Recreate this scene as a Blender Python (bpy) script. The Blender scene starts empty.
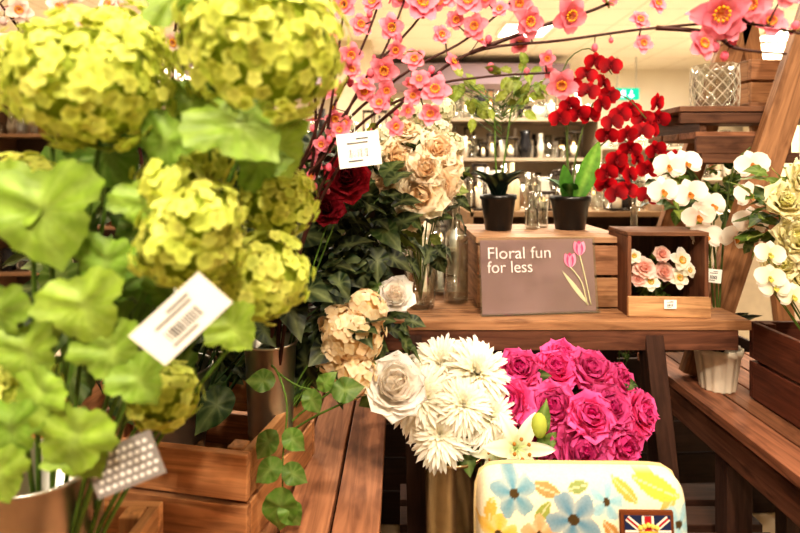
import bpy, math, random
from mathutils import Vector, Matrix
random.seed(7)
V=Vector
def hx(h,m=1.0):
    h=h.lstrip('#'); o=[]
    for i in (0,2,4):
        c=int(h[i:i+2],16)/255
        c=c/12.92 if c<=.04045 else ((c+.055)/1.055)**2.4
        o.append(c*m)
    return tuple(o)
def mixc(a,b,t): return tuple(a[i]+(b[i]-a[i])*t for i in range(3))
def jit(c,a=.12):
    f=1+random.uniform(-a,a); return tuple(max(0,x*f*(1+random.uniform(-a,a)*.3)) for x in c)
# ------------------------------------------------------------ materials
MATS={}
def newmat(n):
    m=bpy.data.materials.new(n); m.use_nodes=True; nt=m.node_tree; nt.nodes.clear()
    out=nt.nodes.new('ShaderNodeOutputMaterial'); MATS[n]=m
    return m,nt,out
def soft(n,rough,trans,nscale=60,namp=.25,spec=.3,bump=0):
    m,nt,out=newmat(n); N=nt.nodes; L=nt.links
    a=N.new('ShaderNodeAttribute'); a.attribute_name='Col'
    no=N.new('ShaderNodeTexNoise'); no.inputs['Scale'].default_value=nscale; no.inputs['Detail'].default_value=3
    tc=N.new('ShaderNodeTexCoord'); L.new(tc.outputs['Object'],no.inputs['Vector'])
    mr=N.new('ShaderNodeMapRange'); mr.inputs[1].default_value=.3; mr.inputs[2].default_value=.7; mr.inputs[3].default_value=1-namp; mr.inputs[4].default_value=1+namp
    L.new(no.outputs['Fac'],mr.inputs[0])
    mx=N.new('ShaderNodeVectorMath'); mx.operation='SCALE'
    L.new(a.outputs['Color'],mx.inputs[0]); L.new(mr.outputs[0],mx.inputs['Scale'])
    p=N.new('ShaderNodeBsdfPrincipled'); p.inputs['Roughness'].default_value=rough
    p.inputs['Specular IOR Level'].default_value=spec
    L.new(mx.outputs[0],p.inputs['Base Color'])
    if bump:
        b=N.new('ShaderNodeBump'); b.inputs['Strength'].default_value=bump; b.inputs['Distance'].default_value=.003
        L.new(no.outputs['Fac'],b.inputs['Height']); L.new(b.outputs[0],p.inputs['Normal'])
    if trans>0:
        t=N.new('ShaderNodeBsdfTranslucent'); L.new(mx.outputs[0],t.inputs['Color'])
        ms=N.new('ShaderNodeMixShader'); ms.inputs[0].default_value=trans
        L.new(p.outputs[0],ms.inputs[1]); L.new(t.outputs[0],ms.inputs[2]); L.new(ms.outputs[0],out.inputs[0])
    else: L.new(p.outputs[0],out.inputs[0])
    return m
soft('petal',.65,.40,40,.05,.2)
soft('leaf',.5,.25,70,.22,.35,.4)
soft('stem',.6,0,30,.3)
soft('fabric',.85,0,300,.08,.1)
soft('paint',.5,0,20,.05)
soft('plastic',.3,0,20,.1,.5)
soft('ceramic',.25,0,20,.05,.5)
def wood():
    m,nt,out=newmat('wood'); N=nt.nodes; L=nt.links
    a=N.new('ShaderNodeAttribute'); a.attribute_name='Col'
    g=N.new('ShaderNodeAttribute'); g.attribute_name='gc'
    mp=N.new('ShaderNodeMapping'); mp.inputs['Scale'].default_value=(3,42,42)
    L.new(g.outputs['Vector'],mp.inputs[0])
    no=N.new('ShaderNodeTexNoise'); no.inputs['Scale'].default_value=1.6; no.inputs['Detail'].default_value=6; no.inputs['Distortion'].default_value=1.2
    L.new(mp.outputs[0],no.inputs['Vector'])
    mp2=N.new('ShaderNodeMapping'); mp2.inputs['Scale'].default_value=(9,22,22); L.new(g.outputs['Vector'],mp2.inputs[0])
    n2=N.new('ShaderNodeTexNoise'); n2.inputs['Scale'].default_value=1.2; n2.inputs['Detail'].default_value=3; L.new(mp2.outputs[0],n2.inputs['Vector'])
    r=N.new('ShaderNodeValToRGB'); e=r.color_ramp.elements
    e[0].position=.3; e[0].color=(.58,.52,.46,1); e[1].position=.66; e[1].color=(1.15,1.12,1.1,1)
    L.new(no.outputs['Fac'],r.inputs[0])
    r2=N.new('ShaderNodeValToRGB'); e=r2.color_ramp.elements
    e[0].position=.28; e[0].color=(.6,.54,.48,1); e[1].position=.46; e[1].color=(1.08,1.08,1.08,1)
    L.new(n2.outputs['Fac'],r2.inputs[0])
    m1=N.new('ShaderNodeVectorMath'); m1.operation='MULTIPLY'; L.new(r.outputs[0],m1.inputs[0]); L.new(r2.outputs[0],m1.inputs[1])
    m2=N.new('ShaderNodeVectorMath'); m2.operation='MULTIPLY'; L.new(m1.outputs[0],m2.inputs[0]); L.new(a.outputs['Color'],m2.inputs[1])
    hs=N.new('ShaderNodeHueSaturation'); hs.inputs['Saturation'].default_value=.88; hs.inputs['Value'].default_value=.86
    L.new(m2.outputs[0],hs.inputs['Color'])
    p=N.new('ShaderNodeBsdfPrincipled'); p.inputs['Roughness'].default_value=.62; p.inputs['Specular IOR Level'].default_value=.3
    L.new(hs.outputs[0],p.inputs['Base Color'])
    b=N.new('ShaderNodeBump'); b.inputs['Strength'].default_value=.35; b.inputs['Distance'].default_value=.002
    L.new(no.outputs['Fac'],b.inputs['Height']); L.new(b.outputs[0],p.inputs['Normal'])
    L.new(p.outputs[0],out.inputs[0])
wood()
def metal(n,col,rough):
    m,nt,out=newmat(n); N=nt.nodes; L=nt.links
    p=N.new('ShaderNodeBsdfPrincipled'); p.inputs['Metallic'].default_value=1
    no=N.new('ShaderNodeTexNoise'); no.inputs['Scale'].default_value=25; no.inputs['Detail'].default_value=4
    r=N.new('ShaderNodeValToRGB'); e=r.color_ramp.elements
    e[0].color=(*[c*.6 for c in col],1); e[1].color=(*[min(1,c*1.2) for c in col],1)
    tc=N.new('ShaderNodeTexCoord'); L.new(tc.outputs['Object'],no.inputs['Vector'])
    L.new(no.outputs['Fac'],r.inputs[0]); L.new(r.outputs[0],p.inputs['Base Color'])
    p.inputs['Roughness'].default_value=rough; L.new(p.outputs[0],out.inputs[0])
metal('galvanised',(.6,.58,.53),.36); metal('brass',(.7,.52,.3),.25)
def glass():
    m,nt,out=newmat('glass'); N=nt.nodes; L=nt.links
    t=N.new('ShaderNodeBsdfTransparent'); t.inputs[0].default_value=(.93,.95,.93,1)
    g=N.new('ShaderNodeBsdfGlossy'); g.inputs['Roughness'].default_value=.05
    lw=N.new('ShaderNodeLayerWeight'); lw.inputs[0].default_value=.35
    mr=N.new('ShaderNodeMapRange'); mr.inputs[3].default_value=.10; mr.inputs[4].default_value=.9
    L.new(lw.outputs['Facing'],mr.inputs[0])
    ms=N.new('ShaderNodeMixShader'); L.new(mr.outputs[0],ms.inputs[0]); L.new(t.outputs[0],ms.inputs[1]); L.new(g.outputs[0],ms.inputs[2])
    L.new(ms.outputs[0],out.inputs[0])
glass()
def emis(n,c,s):
    m,nt,out=newmat(n); e=nt.nodes.new('ShaderNodeEmission'); e.inputs[0].default_value=(*c,1); e.inputs[1].default_value=s
    nt.links.new(e.outputs[0],out.inputs[0])
emis('lamp',(1,.9,.72),7); emis('exit_green',(.02,.55,.3),1.8); emis('exit_white',(1,1,1),3); emis('flame',(1,.62,.25),9)
def surf(n,c1,c2,scale,rough,brick=False):
    m,nt,out=newmat(n); N=nt.nodes; L=nt.links
    tc=N.new('ShaderNodeTexCoord')
    p=N.new('ShaderNodeBsdfPrincipled'); p.inputs['Roughness'].default_value=rough
    if brick:
        b=N.new('ShaderNodeTexBrick'); b.offset=0; b.inputs['Scale'].default_value=scale; b.inputs['Color1'].default_value=(*c1,1); b.inputs['Color2'].default_value=(*c1,1)
        b.inputs['Mortar'].default_value=(*c2,1); b.inputs['Mortar Size'].default_value=.008; b.inputs['Row Height'].default_value=.5
        L.new(tc.outputs['Object'],b.inputs[0]); L.new(b.outputs[0],p.inputs['Base Color'])
    else:
        no=N.new('ShaderNodeTexNoise'); no.inputs['Scale'].default_value=scale
        L.new(tc.outputs['Object'],no.inputs['Vector'])
        r=N.new('ShaderNodeValToRGB'); r.color_ramp.elements[0].color=(*c1,1); r.color_ramp.elements[1].color=(*c2,1)
        L.new(no.outputs['Fac'],r.inputs[0]); L.new(r.outputs[0],p.inputs['Base Color'])
    L.new(p.outputs[0],out.inputs[0])
surf('wall_paint',hx('e6dac6'),hx('efe6d6'),2,.8)
surf('floor_tile',hx('cdbfa8'),hx('9d9180'),1.2,.3,True)
surf('ceiling_tile',hx('f3e9d8'),hx('d8cbb6'),.8,.85,True)
surf('bulkhead',hx('857380'),hx('96848f'),2,.7)
# ------------------------------------------------------------ mesh builder
class MB:
    def __init__(s): s.v=[];s.f=[];s.m=[];s.c=[];s.g=[];s.mats=[]
    def mi(s,n):
        if n not in s.mats: s.mats.append(n)
        return s.mats.index(n)
    def add(s,vs,fs,mat,cols,gs=None):
        b=len(s.v); s.v+= [tuple(x) for x in vs]; k=s.mi(mat)
        for f in fs: s.f.append([i+b for i in f]); s.m.append(k)
        if isinstance(cols,tuple): cols=[cols]*len(vs)
        s.c+=cols; s.g+= gs if gs else [tuple(x) for x in vs]
    def obj(s,name,smooth=True,bevel=0,parent=None,loc=None):
        me=bpy.data.meshes.new(name)
        off=V(loc) if loc else V((0,0,0))
        me.from_pydata([tuple(V(x)-off) for x in s.v],[],s.f)
        for n in s.mats: me.materials.append(MATS[n])
        me.polygons.foreach_set('material_index',s.m)
        me.polygons.foreach_set('use_smooth',[smooth]*len(s.f))
        a=me.attributes.new('Col','FLOAT_COLOR','POINT')
        fl=[]
        for c in s.c: fl+= [c[0],c[1],c[2],1]
        a.data.foreach_set('color',fl)
        a=me.attributes.new('gc','FLOAT_VECTOR','POINT'); fl=[]
        for c in s.g: fl+=list(c)
        a.data.foreach_set('vector',fl)
        me.update(); o=bpy.data.objects.new(name,me); bpy.context.collection.objects.link(o)
        o.location=off
        if bevel:
            b=o.modifiers.new('bevel','BEVEL'); b.width=bevel; b.segments=2; b.limit_method='ANGLE'
        if parent: o.parent=parent
        return o
def frame(n,tw=None):
    n=V(n).normalized(); a=V((0,0,1)) if abs(n.z)<.95 else V((1,0,0))
    x=a.cross(n).normalized(); y=n.cross(x)
    if tw is None: tw=random.uniform(0,6.283)
    return x*math.cos(tw)+y*math.sin(tw), -x*math.sin(tw)+y*math.cos(tw), n
def p_round(t): return min(1,.25+1.5*t)*math.sqrt(max(0,1-t**4))
def p_disc(t): return min(1,.45+1.3*t)*math.sqrt(max(0.0,1-t**3.2)) if t<1 else .32
def p_point(t): return max(0,math.sin(math.pi*min(1,t*.93+.07)))**.85 if t<1 else 0
def p_strap(t): return min(1,.5+t*2)*math.sqrt(max(0,1-t**6))
def petal(mb,O,ay,az,L,W,e0,e1,cup,nu,nv,c0,c1,mat='petal',prof=p_round,ruf=0,mid=None):
    O=V(O); ax=ay.cross(az); pos=O.copy(); vs=[];cs=[]
    ph=random.uniform(0,6)
    for i in range(nu+1):
        t=i/nu; el=e0+(e1-e0)*t
        if i: 
            elm=e0+(e1-e0)*(t-.5/nu)
            pos=pos+(ay*math.cos(elm)+az*math.sin(elm))*(L/nu)
        nn=az*math.cos(el)-ay*math.sin(el)
        w=W*.5*prof(t)
        for j in range(nv+1):
            s=-1+2*j/nv
            p=pos+ax*(s*w)+nn*(cup*W*s*s*min(1,w/(W*.5)+.0))
            if ruf: p=p+nn*(ruf*L*t*math.sin(s*6+ph))+ (ay*math.cos(el)+az*math.sin(el))*(ruf*.6*L*t*math.sin(s*9+ph*2))
            vs.append(p); c=mixc(c0,c1,t)
            if mid and j==nv//2: c=mixc(c,mid,.6)
            cs.append(c)
    fs=[]
    for i in range(nu):
        for j in range(nv):
            a=i*(nv+1)+j; fs.append((a,a+1,a+nv+2,a+nv+1))
    mb.add(vs,fs,mat,cs)
def tube(mb,pts,r0,r1,col,mat='stem',n=6,sub=4):
    pts=[V(p) for p in pts]; P=[]
    if len(pts)>2 and sub>1:
        for i in range(len(pts)-1):
            a=pts[max(0,i-1)];b=pts[i];c=pts[i+1];d=pts[min(len(pts)-1,i+2)]
            for k in range(sub):
                t=k/sub
                P.append(.5*((2*b)+(c-a)*t+(2*a-5*b+4*c-d)*t*t+(3*b-a-3*c+d)*t**3))
        P.append(pts[-1])
    else: P=pts
    vs=[];fs=[]
    x=None
    for i,p in enumerate(P):
        d=(P[min(i+1,len(P)-1)]-P[max(i-1,0)]).normalized()
        if x is None: x,_,_=frame(d,0)
        x=(x-d*x.dot(d)).normalized(); y=d.cross(x)
        r=r0+(r1-r0)*i/max(1,len(P)-1)
        for j in range(n):
            a=6.283185*j/n; vs.append(p+x*math.cos(a)*r+y*math.sin(a)*r)
    for i in range(len(P)-1):
        for j in range(n):
            fs.append((i*n+j,i*n+(j+1)%n,(i+1)*n+(j+1)%n,(i+1)*n+j))
    fs.append(tuple(range(n-1,-1,-1))); fs.append(tuple((len(P)-1)*n+j for j in range(n)))
    mb.add(vs,fs,mat,col)
    return P
def lathe(mb,c,prof,mat,col,n=32,scallop=0,ns=12):
    vs=[];fs=[];m=len(prof)
    for (r,z) in prof:
        for j in range(n):
            a=6.283185*j/n; rr=r*(1+scallop*math.cos(ns*a))
            vs.append((c[0]+rr*math.cos(a),c[1]+rr*math.sin(a),c[2]+z))
    for i in range(m-1):
        for j in range(n): fs.append((i*n+j,i*n+(j+1)%n,(i+1)*n+(j+1)%n,(i+1)*n+j))
    mb.add(vs,fs,mat,col)
def ball(mb,c,r,mat,col,n=12,m=8,sq=(1,1,1)):
    vs=[];fs=[]
    for i in range(m+1):
        th=math.pi*i/m
        for j in range(n):
            a=6.283185*j/n
            vs.append((c[0]+r*sq[0]*math.sin(th)*math.cos(a),c[1]+r*sq[1]*math.sin(th)*math.sin(a),c[2]+r*sq[2]*math.cos(th)))
    for i in range(m):
        for j in range(n): fs.append((i*n+j,i*n+(j+1)%n,(i+1)*n+(j+1)%n,(i+1)*n+j))
    mb.add(vs,fs,mat,col)
def box(mb,c,size,R=None,mat='wood',col=(1,1,1)):
    R=R or Matrix.Identity(3); c=V(c); hs=[s/2 for s in size]
    vs=[];gs=[]; ax=max(range(3),key=lambda i:size[i]); oth=[i for i in range(3) if i!=ax]
    o=[random.uniform(0,20) for _ in range(3)]
    for sx in(-1,1):
        for sy in(-1,1):
            for sz in(-1,1):
                l=V((sx*hs[0],sy*hs[1],sz*hs[2])); vs.append(c+R@l)
                gs.append((l[ax]+o[0],l[oth[0]]+o[1],l[oth[1]]+o[2]))
    fs=[(0,1,3,2),(4,6,7,5),(0,4,5,1),(2,3,7,6),(0,2,6,4),(1,5,7,3)]
    mb.add(vs,fs,mat,col,gs)
def beam(mb,p0,p1,w,t,col,side=(0,1,0),mat='wood'):
    p0=V(p0);p1=V(p1);d=(p1-p0); L=d.length; x=d.normalized(); s=V(side); z=x.cross(s).normalized(); y=z.cross(x)
    R=Matrix((x,y,z)).transposed(); box(mb,(p0+p1)/2,(L,t,w),R,mat,col)
def RZ(a): return Matrix.Rotation(a,3,'Z')
LOBE=[(0,0),(.1,.02),(.2,-.05),(.33,-.04),(.4,.04),(.5,.07),(.53,.17),(.62,.28),(.56,.36),(.52,.44),(.43,.46),(.37,.5),(.4,.58),(.35,.66),(.33,.74),(.25,.79),(.2,.88),(.1,.93),(0,1.05)]
SERR=[(0,0),(.14,.06),(.22,.14),(.27,.2),(.3,.3),(.33,.38),(.33,.48),(.31,.55),(.28,.62),(.25,.7),(.19,.77),(.14,.85),(.07,.93),(0,1.04)]
def leaf(mb,O,d,n,S,col,fold=.25,droop=.4,shape=LOBE,wid=1.0,rings=3):
    O=V(O);d=V(d).normalized();n=V(n); n=(n-d*n.dot(d)).normalized(); x=d.cross(n)
    hi=mixc(col,(.75,.85,.35),.16)
    out=shape+[(-a,b) for a,b in reversed(shape[1:-1])]
    vs=[];cs=[];ctr=(0,.4)
    wob=random.uniform(0,6)
    def P(a,b):
        z=fold*abs(a)-droop*b*b-.25*droop*a*a+.035*math.sin(b*16+wob+abs(a)*11)
        return O+x*(a*S*wid)+d*(b*S*(1-.25*droop*b))+n*(z*S)
    vs.append(P(*ctr)); cs.append(hi); n_=len(out)
    for r in range(1,rings+1):
        f=r/rings
        for k,(a,b) in enumerate(out):
            aa=ctr[0]+(a-ctr[0])*f; bb=ctr[1]+(b-ctr[1])*f
            vs.append(P(aa,bb)); cs.append(mixc(hi,jit(col,.06),min(1,abs(aa)*9)) if k%3 else mixc(hi,col,.45))
    fs=[]
    for k in range(n_): fs.append((0,1+k,1+(k+1)%n_))
    for r in range(rings-1):
        b0=1+r*n_;b1=b0+n_
        for k in range(n_): fs.append((b0+k,b1+k,b1+(k+1)%n_,b0+(k+1)%n_))
    mb.add(vs,fs,'leaf',cs)
def rdir(zb=0):
    while True:
        v=V((random.uniform(-1,1),random.uniform(-1,1),random.uniform(-1,1)))
        if .1<v.length<1: v.normalize(); v.z+=zb; return v.normalized()
# ------------------------------------------------------------ flowers
def pom(mb,c,R,fr,c0,c1,core,np=5,dens=1.25,squash=.9,bump=.1,lift=.25,jr=.07):
    c=V(c); N=int(4*R*R/(fr*fr*.8)*dens)
    ball(mb,c,R*.82,'petal',core,14,10,(1,1,squash))
    o1=random.uniform(0,6)
    for i in range(N):
        z=1-2*(i+.5)/N; a=i*2.39996; r=math.sqrt(1-z*z)
        n=V((r*math.cos(a),r*math.sin(a),z)); n=(n+rdir()*.15).normalized()
        lump=math.sin(n.x*8+o1)*math.sin(n.y*8+o1)+math.sin(n.z*9+n.x*4+o1)
        rr=R*(1+bump*.5*lump+random.uniform(-jr,jr*.7))
        p=c+V((n.x*rr,n.y*rr,n.z*rr*squash))
        ax,ay,az=frame((n+rdir()*.3)); col=jit(mixc(c0,c1,random.random()),.08)
        s=fr*random.uniform(.8,1.15)
        for k in range(np):
            t=6.283*k/np; d=ax*math.cos(t)+ay*math.sin(t)
            petal(mb,p,d,az,s,s*1.1,lift,-.1,.05,3,2,mixc(col,core,.5),col,prof=p_disc)
        if np==5: ball(mb,p+az*s*.12,s*.13,'petal',mixc(col,core,.2),5,3)
def rose(mb,c,n,R,c0,c1,layers=6,ruf=.04,pet=5,mat='petal',opn=0.0,jt=.15):
    """c0 inner colour, c1 outer colour, opn = closed (+) / open (-)"""
    c=V(c); ax,ay,az=frame(n)
    ball(mb,c+az*R*.05,R*.38,mat,c0,10,6)
    for l in range(layers):
        f=l/(layers-1); k=pet+int(l*.7)
        for j in range(k):
            t=6.283*(j+.5*(l%2)+random.uniform(-jt,jt))/k
            d=ax*math.cos(t)+ay*math.sin(t)
            e0=1.5-.75*f; e1=2.1-2.1*f+opn*f
            col=jit(mixc(c0,c1,f),.06)
            petal(mb,c+d*R*(.05+.12*f+opn*.12*f)-az*R*(.35*f+opn*.25*f),d,az,R*(.62+.5*f)*random.uniform(.9,1.08),R*(.7+.45*f),e0+random.uniform(-.1,.1),e1+random.uniform(-jt,jt),.16,5,4,jit(mixc(col,c0,.3),.05),col,mat,p_round,ruf)
def blossom(mb,c,n,r,c0,c1,dbl=True,cen=(.85,.3,.12)):
    ax,ay,az=frame(n); c=V(c)
    for l in range(2 if dbl else 1):
        for k in range(5):
            t=6.283*(k+.5*l)/5+random.uniform(-.1,.1); d=ax*math.cos(t)+ay*math.sin(t)
            col=jit(c1,.1)
            petal(mb,c+az*.0008*l,d,az,r*(1-.25*l)*random.uniform(.9,1.1),r*(.95-.2*l),.45+.3*l,-.1+.3*l,.1,4,4,c0,col,prof=p_disc,ruf=.04)
    for k in range(11):
        t=6.283*k/11; d=ax*math.cos(t)+ay*math.sin(t)
        petal(mb,c+az*.001,d,az,r*.42,r*.05,1.1,.7,0,2,1,cen,(.9,.6,.08))
        q=c+(d*.26+az*.36)*r
        ball(mb,q,r*.065,'petal',(.9,.5,.03),5,4)
def orchid(mb,c,n,r,c0,c1,lip):
    n=V(n).normalized(); up=V((0,0,1)); 
    ay=(up-n*up.dot(n)).normalized(); ax=ay.cross(n); c=V(c)
    tw=random.uniform(-.35,.35); ax,ay=ax*math.cos(tw)+ay*math.sin(tw),-ax*math.sin(tw)+ay*math.cos(tw)
    for t in (90,215,325):
        d=ax*math.cos(math.radians(t))+ay*math.sin(math.radians(t))
        petal(mb,c-n*.001,d,n,r,r*.66,.1,-.1,.05,5,2,c0,jit(c1,.06))
    for t in (12,168):
        d=ax*math.cos(math.radians(t))+ay*math.sin(math.radians(t))
        petal(mb,c,d,n,r*1.05,r*1.35,.25,-.15,.05,5,4,c0,jit(c1,.06),prof=p_disc)
    petal(mb,c,-ay,n,r*.5,r*.4,1.1,.2,.3,3,2,lip,lip)
    ball(mb,c+n*r*.12,r*.12,'petal',lip,6,5)
def mum(mb,c,n,R,c0,c1):
    ax,ay,az=frame(n); c=V(c)
    for l in range(8):
        f=l/7; k=9+l*4
        for j in range(k):
            t=6.283*(j+random.random()*.7)/k; d=ax*math.cos(t)+ay*math.sin(t)
            petal(mb,c+d*R*.06*f-az*R*.06*f,d,az,R*(.42+.68*f)*random.uniform(.82,1.15),R*.12,1.45-.85*f,1.4-2.5*f+random.uniform(-.25,.25),.3,6,2,mixc(c0,(.7,.72,.35),.45*(1-f)+.12),jit(c1,.05),prof=p_strap)
def lily(mb,c,n,R,c0,c1):
    ax,ay,az=frame(n); c=V(c)
    for k in range(6):
        t=6.283*k/6; d=ax*math.cos(t)+ay*math.sin(t)
        petal(mb,c,d,az,R*1.15,R*(.42 if k%2 else .34),1.15,-.45,.1,7,4,c0,c1,prof=p_point,ruf=.03,mid=(.7,.75,.45))
    for k in range(6):
        t=6.283*(k+.5)/6; d=ax*math.cos(t)+ay*math.sin(t)
        tube(mb,[c,c+az*R*.4+d*R*.08,c+az*R*.6+d*R*.22],R*.012,R*.01,(.6,.7,.3),n=4)
        ball(mb,c+az*R*.6+d*R*.22,R*.05,'petal',(.55,.25,.05),6,4)
def strapleaf(mb,O,d,L,W,col,e0=1.0,e1=-.2):
    d=V(d).normalized(); petal(mb,O,d,V((0,0,1)),L,W,e0,e1,.18,8,4,mixc(col,(0,0,0),.3),col,'leaf',p_point,mid=mixc(col,(.7,.8,.3),.3))
def stem(mb,a,b,col,r=.0022,bow=.25):
    a=V(a);b=V(b); m=(a+b)/2; m.x=a.x*.6+b.x*.4; m.y=a.y*.6+b.y*.4
    tube(mb,[a,m,b],r,r*.8,col)
def bush(mb,c,rad,N,S,cols,shape=SERR,wid=1,zb=.1):
    c=V(c)
    for i in range(N):
        q=rdir(); f=random.random()**.5
        p=c+V((q.x*rad[0],q.y*rad[1],q.z*rad[2]))*f
        d=(q+rdir()*.8+V((0,0,zb))).normalized()
        leaf(mb,p,d,V((0,-.5,1))+rdir()*.7,S*random.uniform(.7,1.25),jit(random.choice(cols),.2),.25,random.uniform(.1,.6),shape,wid,2)
# palette
LIME0=hx('f4f48c');LIME1=hx('dbe46c');LCORE=hx('a3b240')
LEAFL=hx('8fab3e');LEAFM=hx('5f802c');DK=[hx('1a2a14'),hx('22341a'),hx('142014'),hx('2d421b')]
W1=hx('b0743f');W2=hx('9c6436');W3=hx('b98048');WD=hx('44281a');WR=hx('74452a')
STG=hx('55722c')
# ============================================================ room shell
def plane(name,vs,mat):
    mb=MB(); mb.add(vs,[(0,1,2,3)],mat,(1,1,1)); return mb.obj(name,False)
plane('floor',[(-5,-2.5,0),(7,-2.5,0),(7,9,0),(-5,9,0)],'floor_tile')
plane('ceiling',[(-5,-2.5,3),(-5,9,3),(7,9,3),(7,-2.5,3)],'ceiling_tile')
plane('wall_back',[(-5,9,0),(7,9,0),(7,9,3),(-5,9,3)],'wall_paint')
plane('wall_left',[(-5,-2.5,0),(-5,9,0),(-5,9,3),(-5,-2.5,3)],'wall_paint')
plane('wall_right',[(7,-2.5,0),(7,-2.5,3),(7,9,3),(7,9,0)],'wall_paint')
plane('wall_front',[(-5,-2.5,0),(-5,-2.5,3),(7,-2.5,3),(7,-2.5,0)],'wall_paint')
mb=MB(); box(mb,(1,8.97,.06),(11.9,.05,.12),mat='paint',col=hx('e8dcc8')); mb.obj('baseboard_back',False)
mb=MB(); box(mb,(-.6,8.3,2.72),(6.2,.9,.3),mat='bulkhead'); mb.obj('trim_bulkhead',False)
# ============================================================ left display table
mb=MB()
x=-.03
i=0
while x>-1.25:
    w=.083; box(mb,(x-w/2,.82,.7075),(w-.006,1.34,.025),col=jit(hx('ac6f40'),.12)); x-=w; i+=1
for xx in (-.05,-1.22): box(mb,(xx,.82,.65),(.025,1.28,.085),col=jit(WR,.1))
for yy in (.2,1.44): box(mb,(-.635,yy,.65),(1.15,.025,.085),col=jit(WR,.1))
for xx in (-.09,-1.18):
    for yy in (.25,1.39): box(mb,(xx,yy,.3475),(.06,.06,.695),col=jit(WR,.1))
mb.obj('wooden_display_table',False,.002)
def crate(name,c,w,d,h,rot,nsl,col,th=.014,bottom=True,var=.12):
    """c = centre of base"""
    mb=MB(); R=RZ(rot); c=V(c)
    def B(l,s): box(mb,c+R@V(l),s,R,col=jit(col,var))
    sh=h/nsl
    for k in range(nsl):
        z=sh*(k+.5)
        for sy in(-1,1): B((0,sy*(d/2-th/2),z),(w,th,sh-.008))
        for sx in(-1,1): B((sx*(w/2-th/2),0,z),(th,d-2*th-.001,sh-.008))
    for sx in(-1,1):
        for sy in(-1,1): B((sx*(w/2-th-.014),sy*(d/2-th-.014),h/2),(.026,.026,h-.004))
    n=max(2,int(d/.08))
    for k in range(n): B((0,-d/2+th+(d-2*th)*(k+.5)/n,.008),(w-2*th-.002,(d-2*th)/n-.006,.012))
    return mb.obj(name,False,.0018)
a=-.198
R=RZ(a); corner=V((-.23,.8,.72)); ctr=corner+R@V((-.225,.145,0))
crate('wooden_crate',(ctr.x,ctr.y,.72),.45,.29,.155,a,2,hx('c28648'))
crate('wooden_crate',(-.565,.56,.72),.47,.36,.13,-.03,2,hx('c98f50'))
# ============================================================ main shelf stand
mb=MB()
for k in range(3): box(mb,(.36,1.345+k*.105,.922),(.99,.099,.024),col=jit(hx('ab7848'),.08))
box(mb,(.36,1.31,.885),(.93,.022,.05),col=hx('70432a')); box(mb,(.36,1.59,.885),(.93,.022,.05),col=hx('5a3219'))
for xx in(.03,.62):
    beam(mb,(xx,1.325,.9),(xx+.02,1.15,.0),.05,.045,WD,(1,0,0)); beam(mb,(xx,1.58,.9),(xx+.02,1.75,.0),.05,.045,WD,(1,0,0))
    beam(mb,(xx+.015,1.2,.37),(xx+.015,1.7,.37),.05,.02,WD,(1,0,0))
mb.obj('wooden_shelf_stand',False,.002)
mb=MB()
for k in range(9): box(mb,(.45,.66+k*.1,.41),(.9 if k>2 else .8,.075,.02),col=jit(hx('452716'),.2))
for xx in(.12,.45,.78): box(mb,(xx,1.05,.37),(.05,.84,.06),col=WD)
for xx in(.12,.72):
    for yy in(.7,1.4): box(mb,(xx,yy,.17),(.05,.05,.34),col=WD)
mb.obj('slatted_pallet_shelf',False,.002)
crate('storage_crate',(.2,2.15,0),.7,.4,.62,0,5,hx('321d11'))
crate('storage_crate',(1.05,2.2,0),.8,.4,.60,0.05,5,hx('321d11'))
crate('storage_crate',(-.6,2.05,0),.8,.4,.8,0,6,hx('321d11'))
crate('wooden_crate',(.405,1.575,.934),.40,.34,.17,.0,2,hx('ad7b50'))
mb=MB()
for k in range(4): box(mb,(.405,1.405+.0435+k*.0868,1.115),(.41,.081,.016),col=jit(hx('b0855c'),.08))
mb.obj('crate_lid',False,.0015)
# ============================================================ sign
sg=bpy.data.objects.new('shelf_sign',None); bpy.context.collection.objects.link(sg)
sg.location=(.355,1.352,.9345); sg.rotation_euler=(math.radians(-7),0,math.radians(7))
mb=MB(); box(mb,(0,0,.095),(.30,.004,.186),mat='paint',col=hx('b68f97'))
box(mb,(0,-.004,.003),(.31,.02,.005),mat='glass'); box(mb,(0,-.0032,.097),(.31,.0015,.194),mat='glass')
p=mb.obj('sign_panel',False,parent=sg)
mb=MB()
for (bx,bz,tx,tz,s) in ((.125,.02,.085,.135,.019),(.135,.02,.112,.165,.019)):
    tube(mb,[(bx,-.0045,bz),(bx-.012,-.0045,(bz+tz)/2),(tx,-.0045,tz-s)],.0018,.0016,hx('d8d4aa'),'paint')
    for q,cc in((-.35,'ea8aa4'),(.35,'f09ab4'),(0,'dc4f78')):
        petal(mb,(tx,-.0048,tz-s),V((q,0,1)).normalized(),V((0,-1,0)),s*2,s*1.1,0,0,.02,5,2,hx(cc),hx(cc),'paint',p_point)
petal(mb,(.128,-.0046,.02),V((-.75,0,1)).normalized(),V((0,-1,0)),.11,.012,0,0,.0,5,2,hx('d0cba6'),hx('d0cba6'),'paint',p_point)
mb.obj('tulip_print',True,parent=sg)
for txt,z,wd in(('Floral fun',.141,.165),('for less',.106,.118)):
    cu=bpy.data.curves.new('sign_text','FONT'); cu.body=txt; cu.size=.042; cu.extrude=.0003
    t=bpy.data.objects.new('tmp_text',cu); bpy.context.collection.objects.link(t)
    bpy.context.view_layer.update(); dg=bpy.context.evaluated_depsgraph_get()
    me=bpy.data.meshes.new_from_object(t.evaluated_get(dg)); w=t.dimensions.x
    bpy.data.objects.remove(t)
    a=me.attributes.new('Col','FLOAT_COLOR','POINT'); a.data.foreach_set('color',[.88,.76,.74,1]*len(me.vertices))
    me.materials.clear(); me.materials.append(MATS['paint'])
    o=bpy.data.objects.new('sign_text',me); bpy.context.collection.objects.link(o)
    o.parent=sg; o.scale=(wd/w,1,1); o.location=(-.135,-.0048,z); o.rotation_euler=(math.pi/2,0,0)
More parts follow.
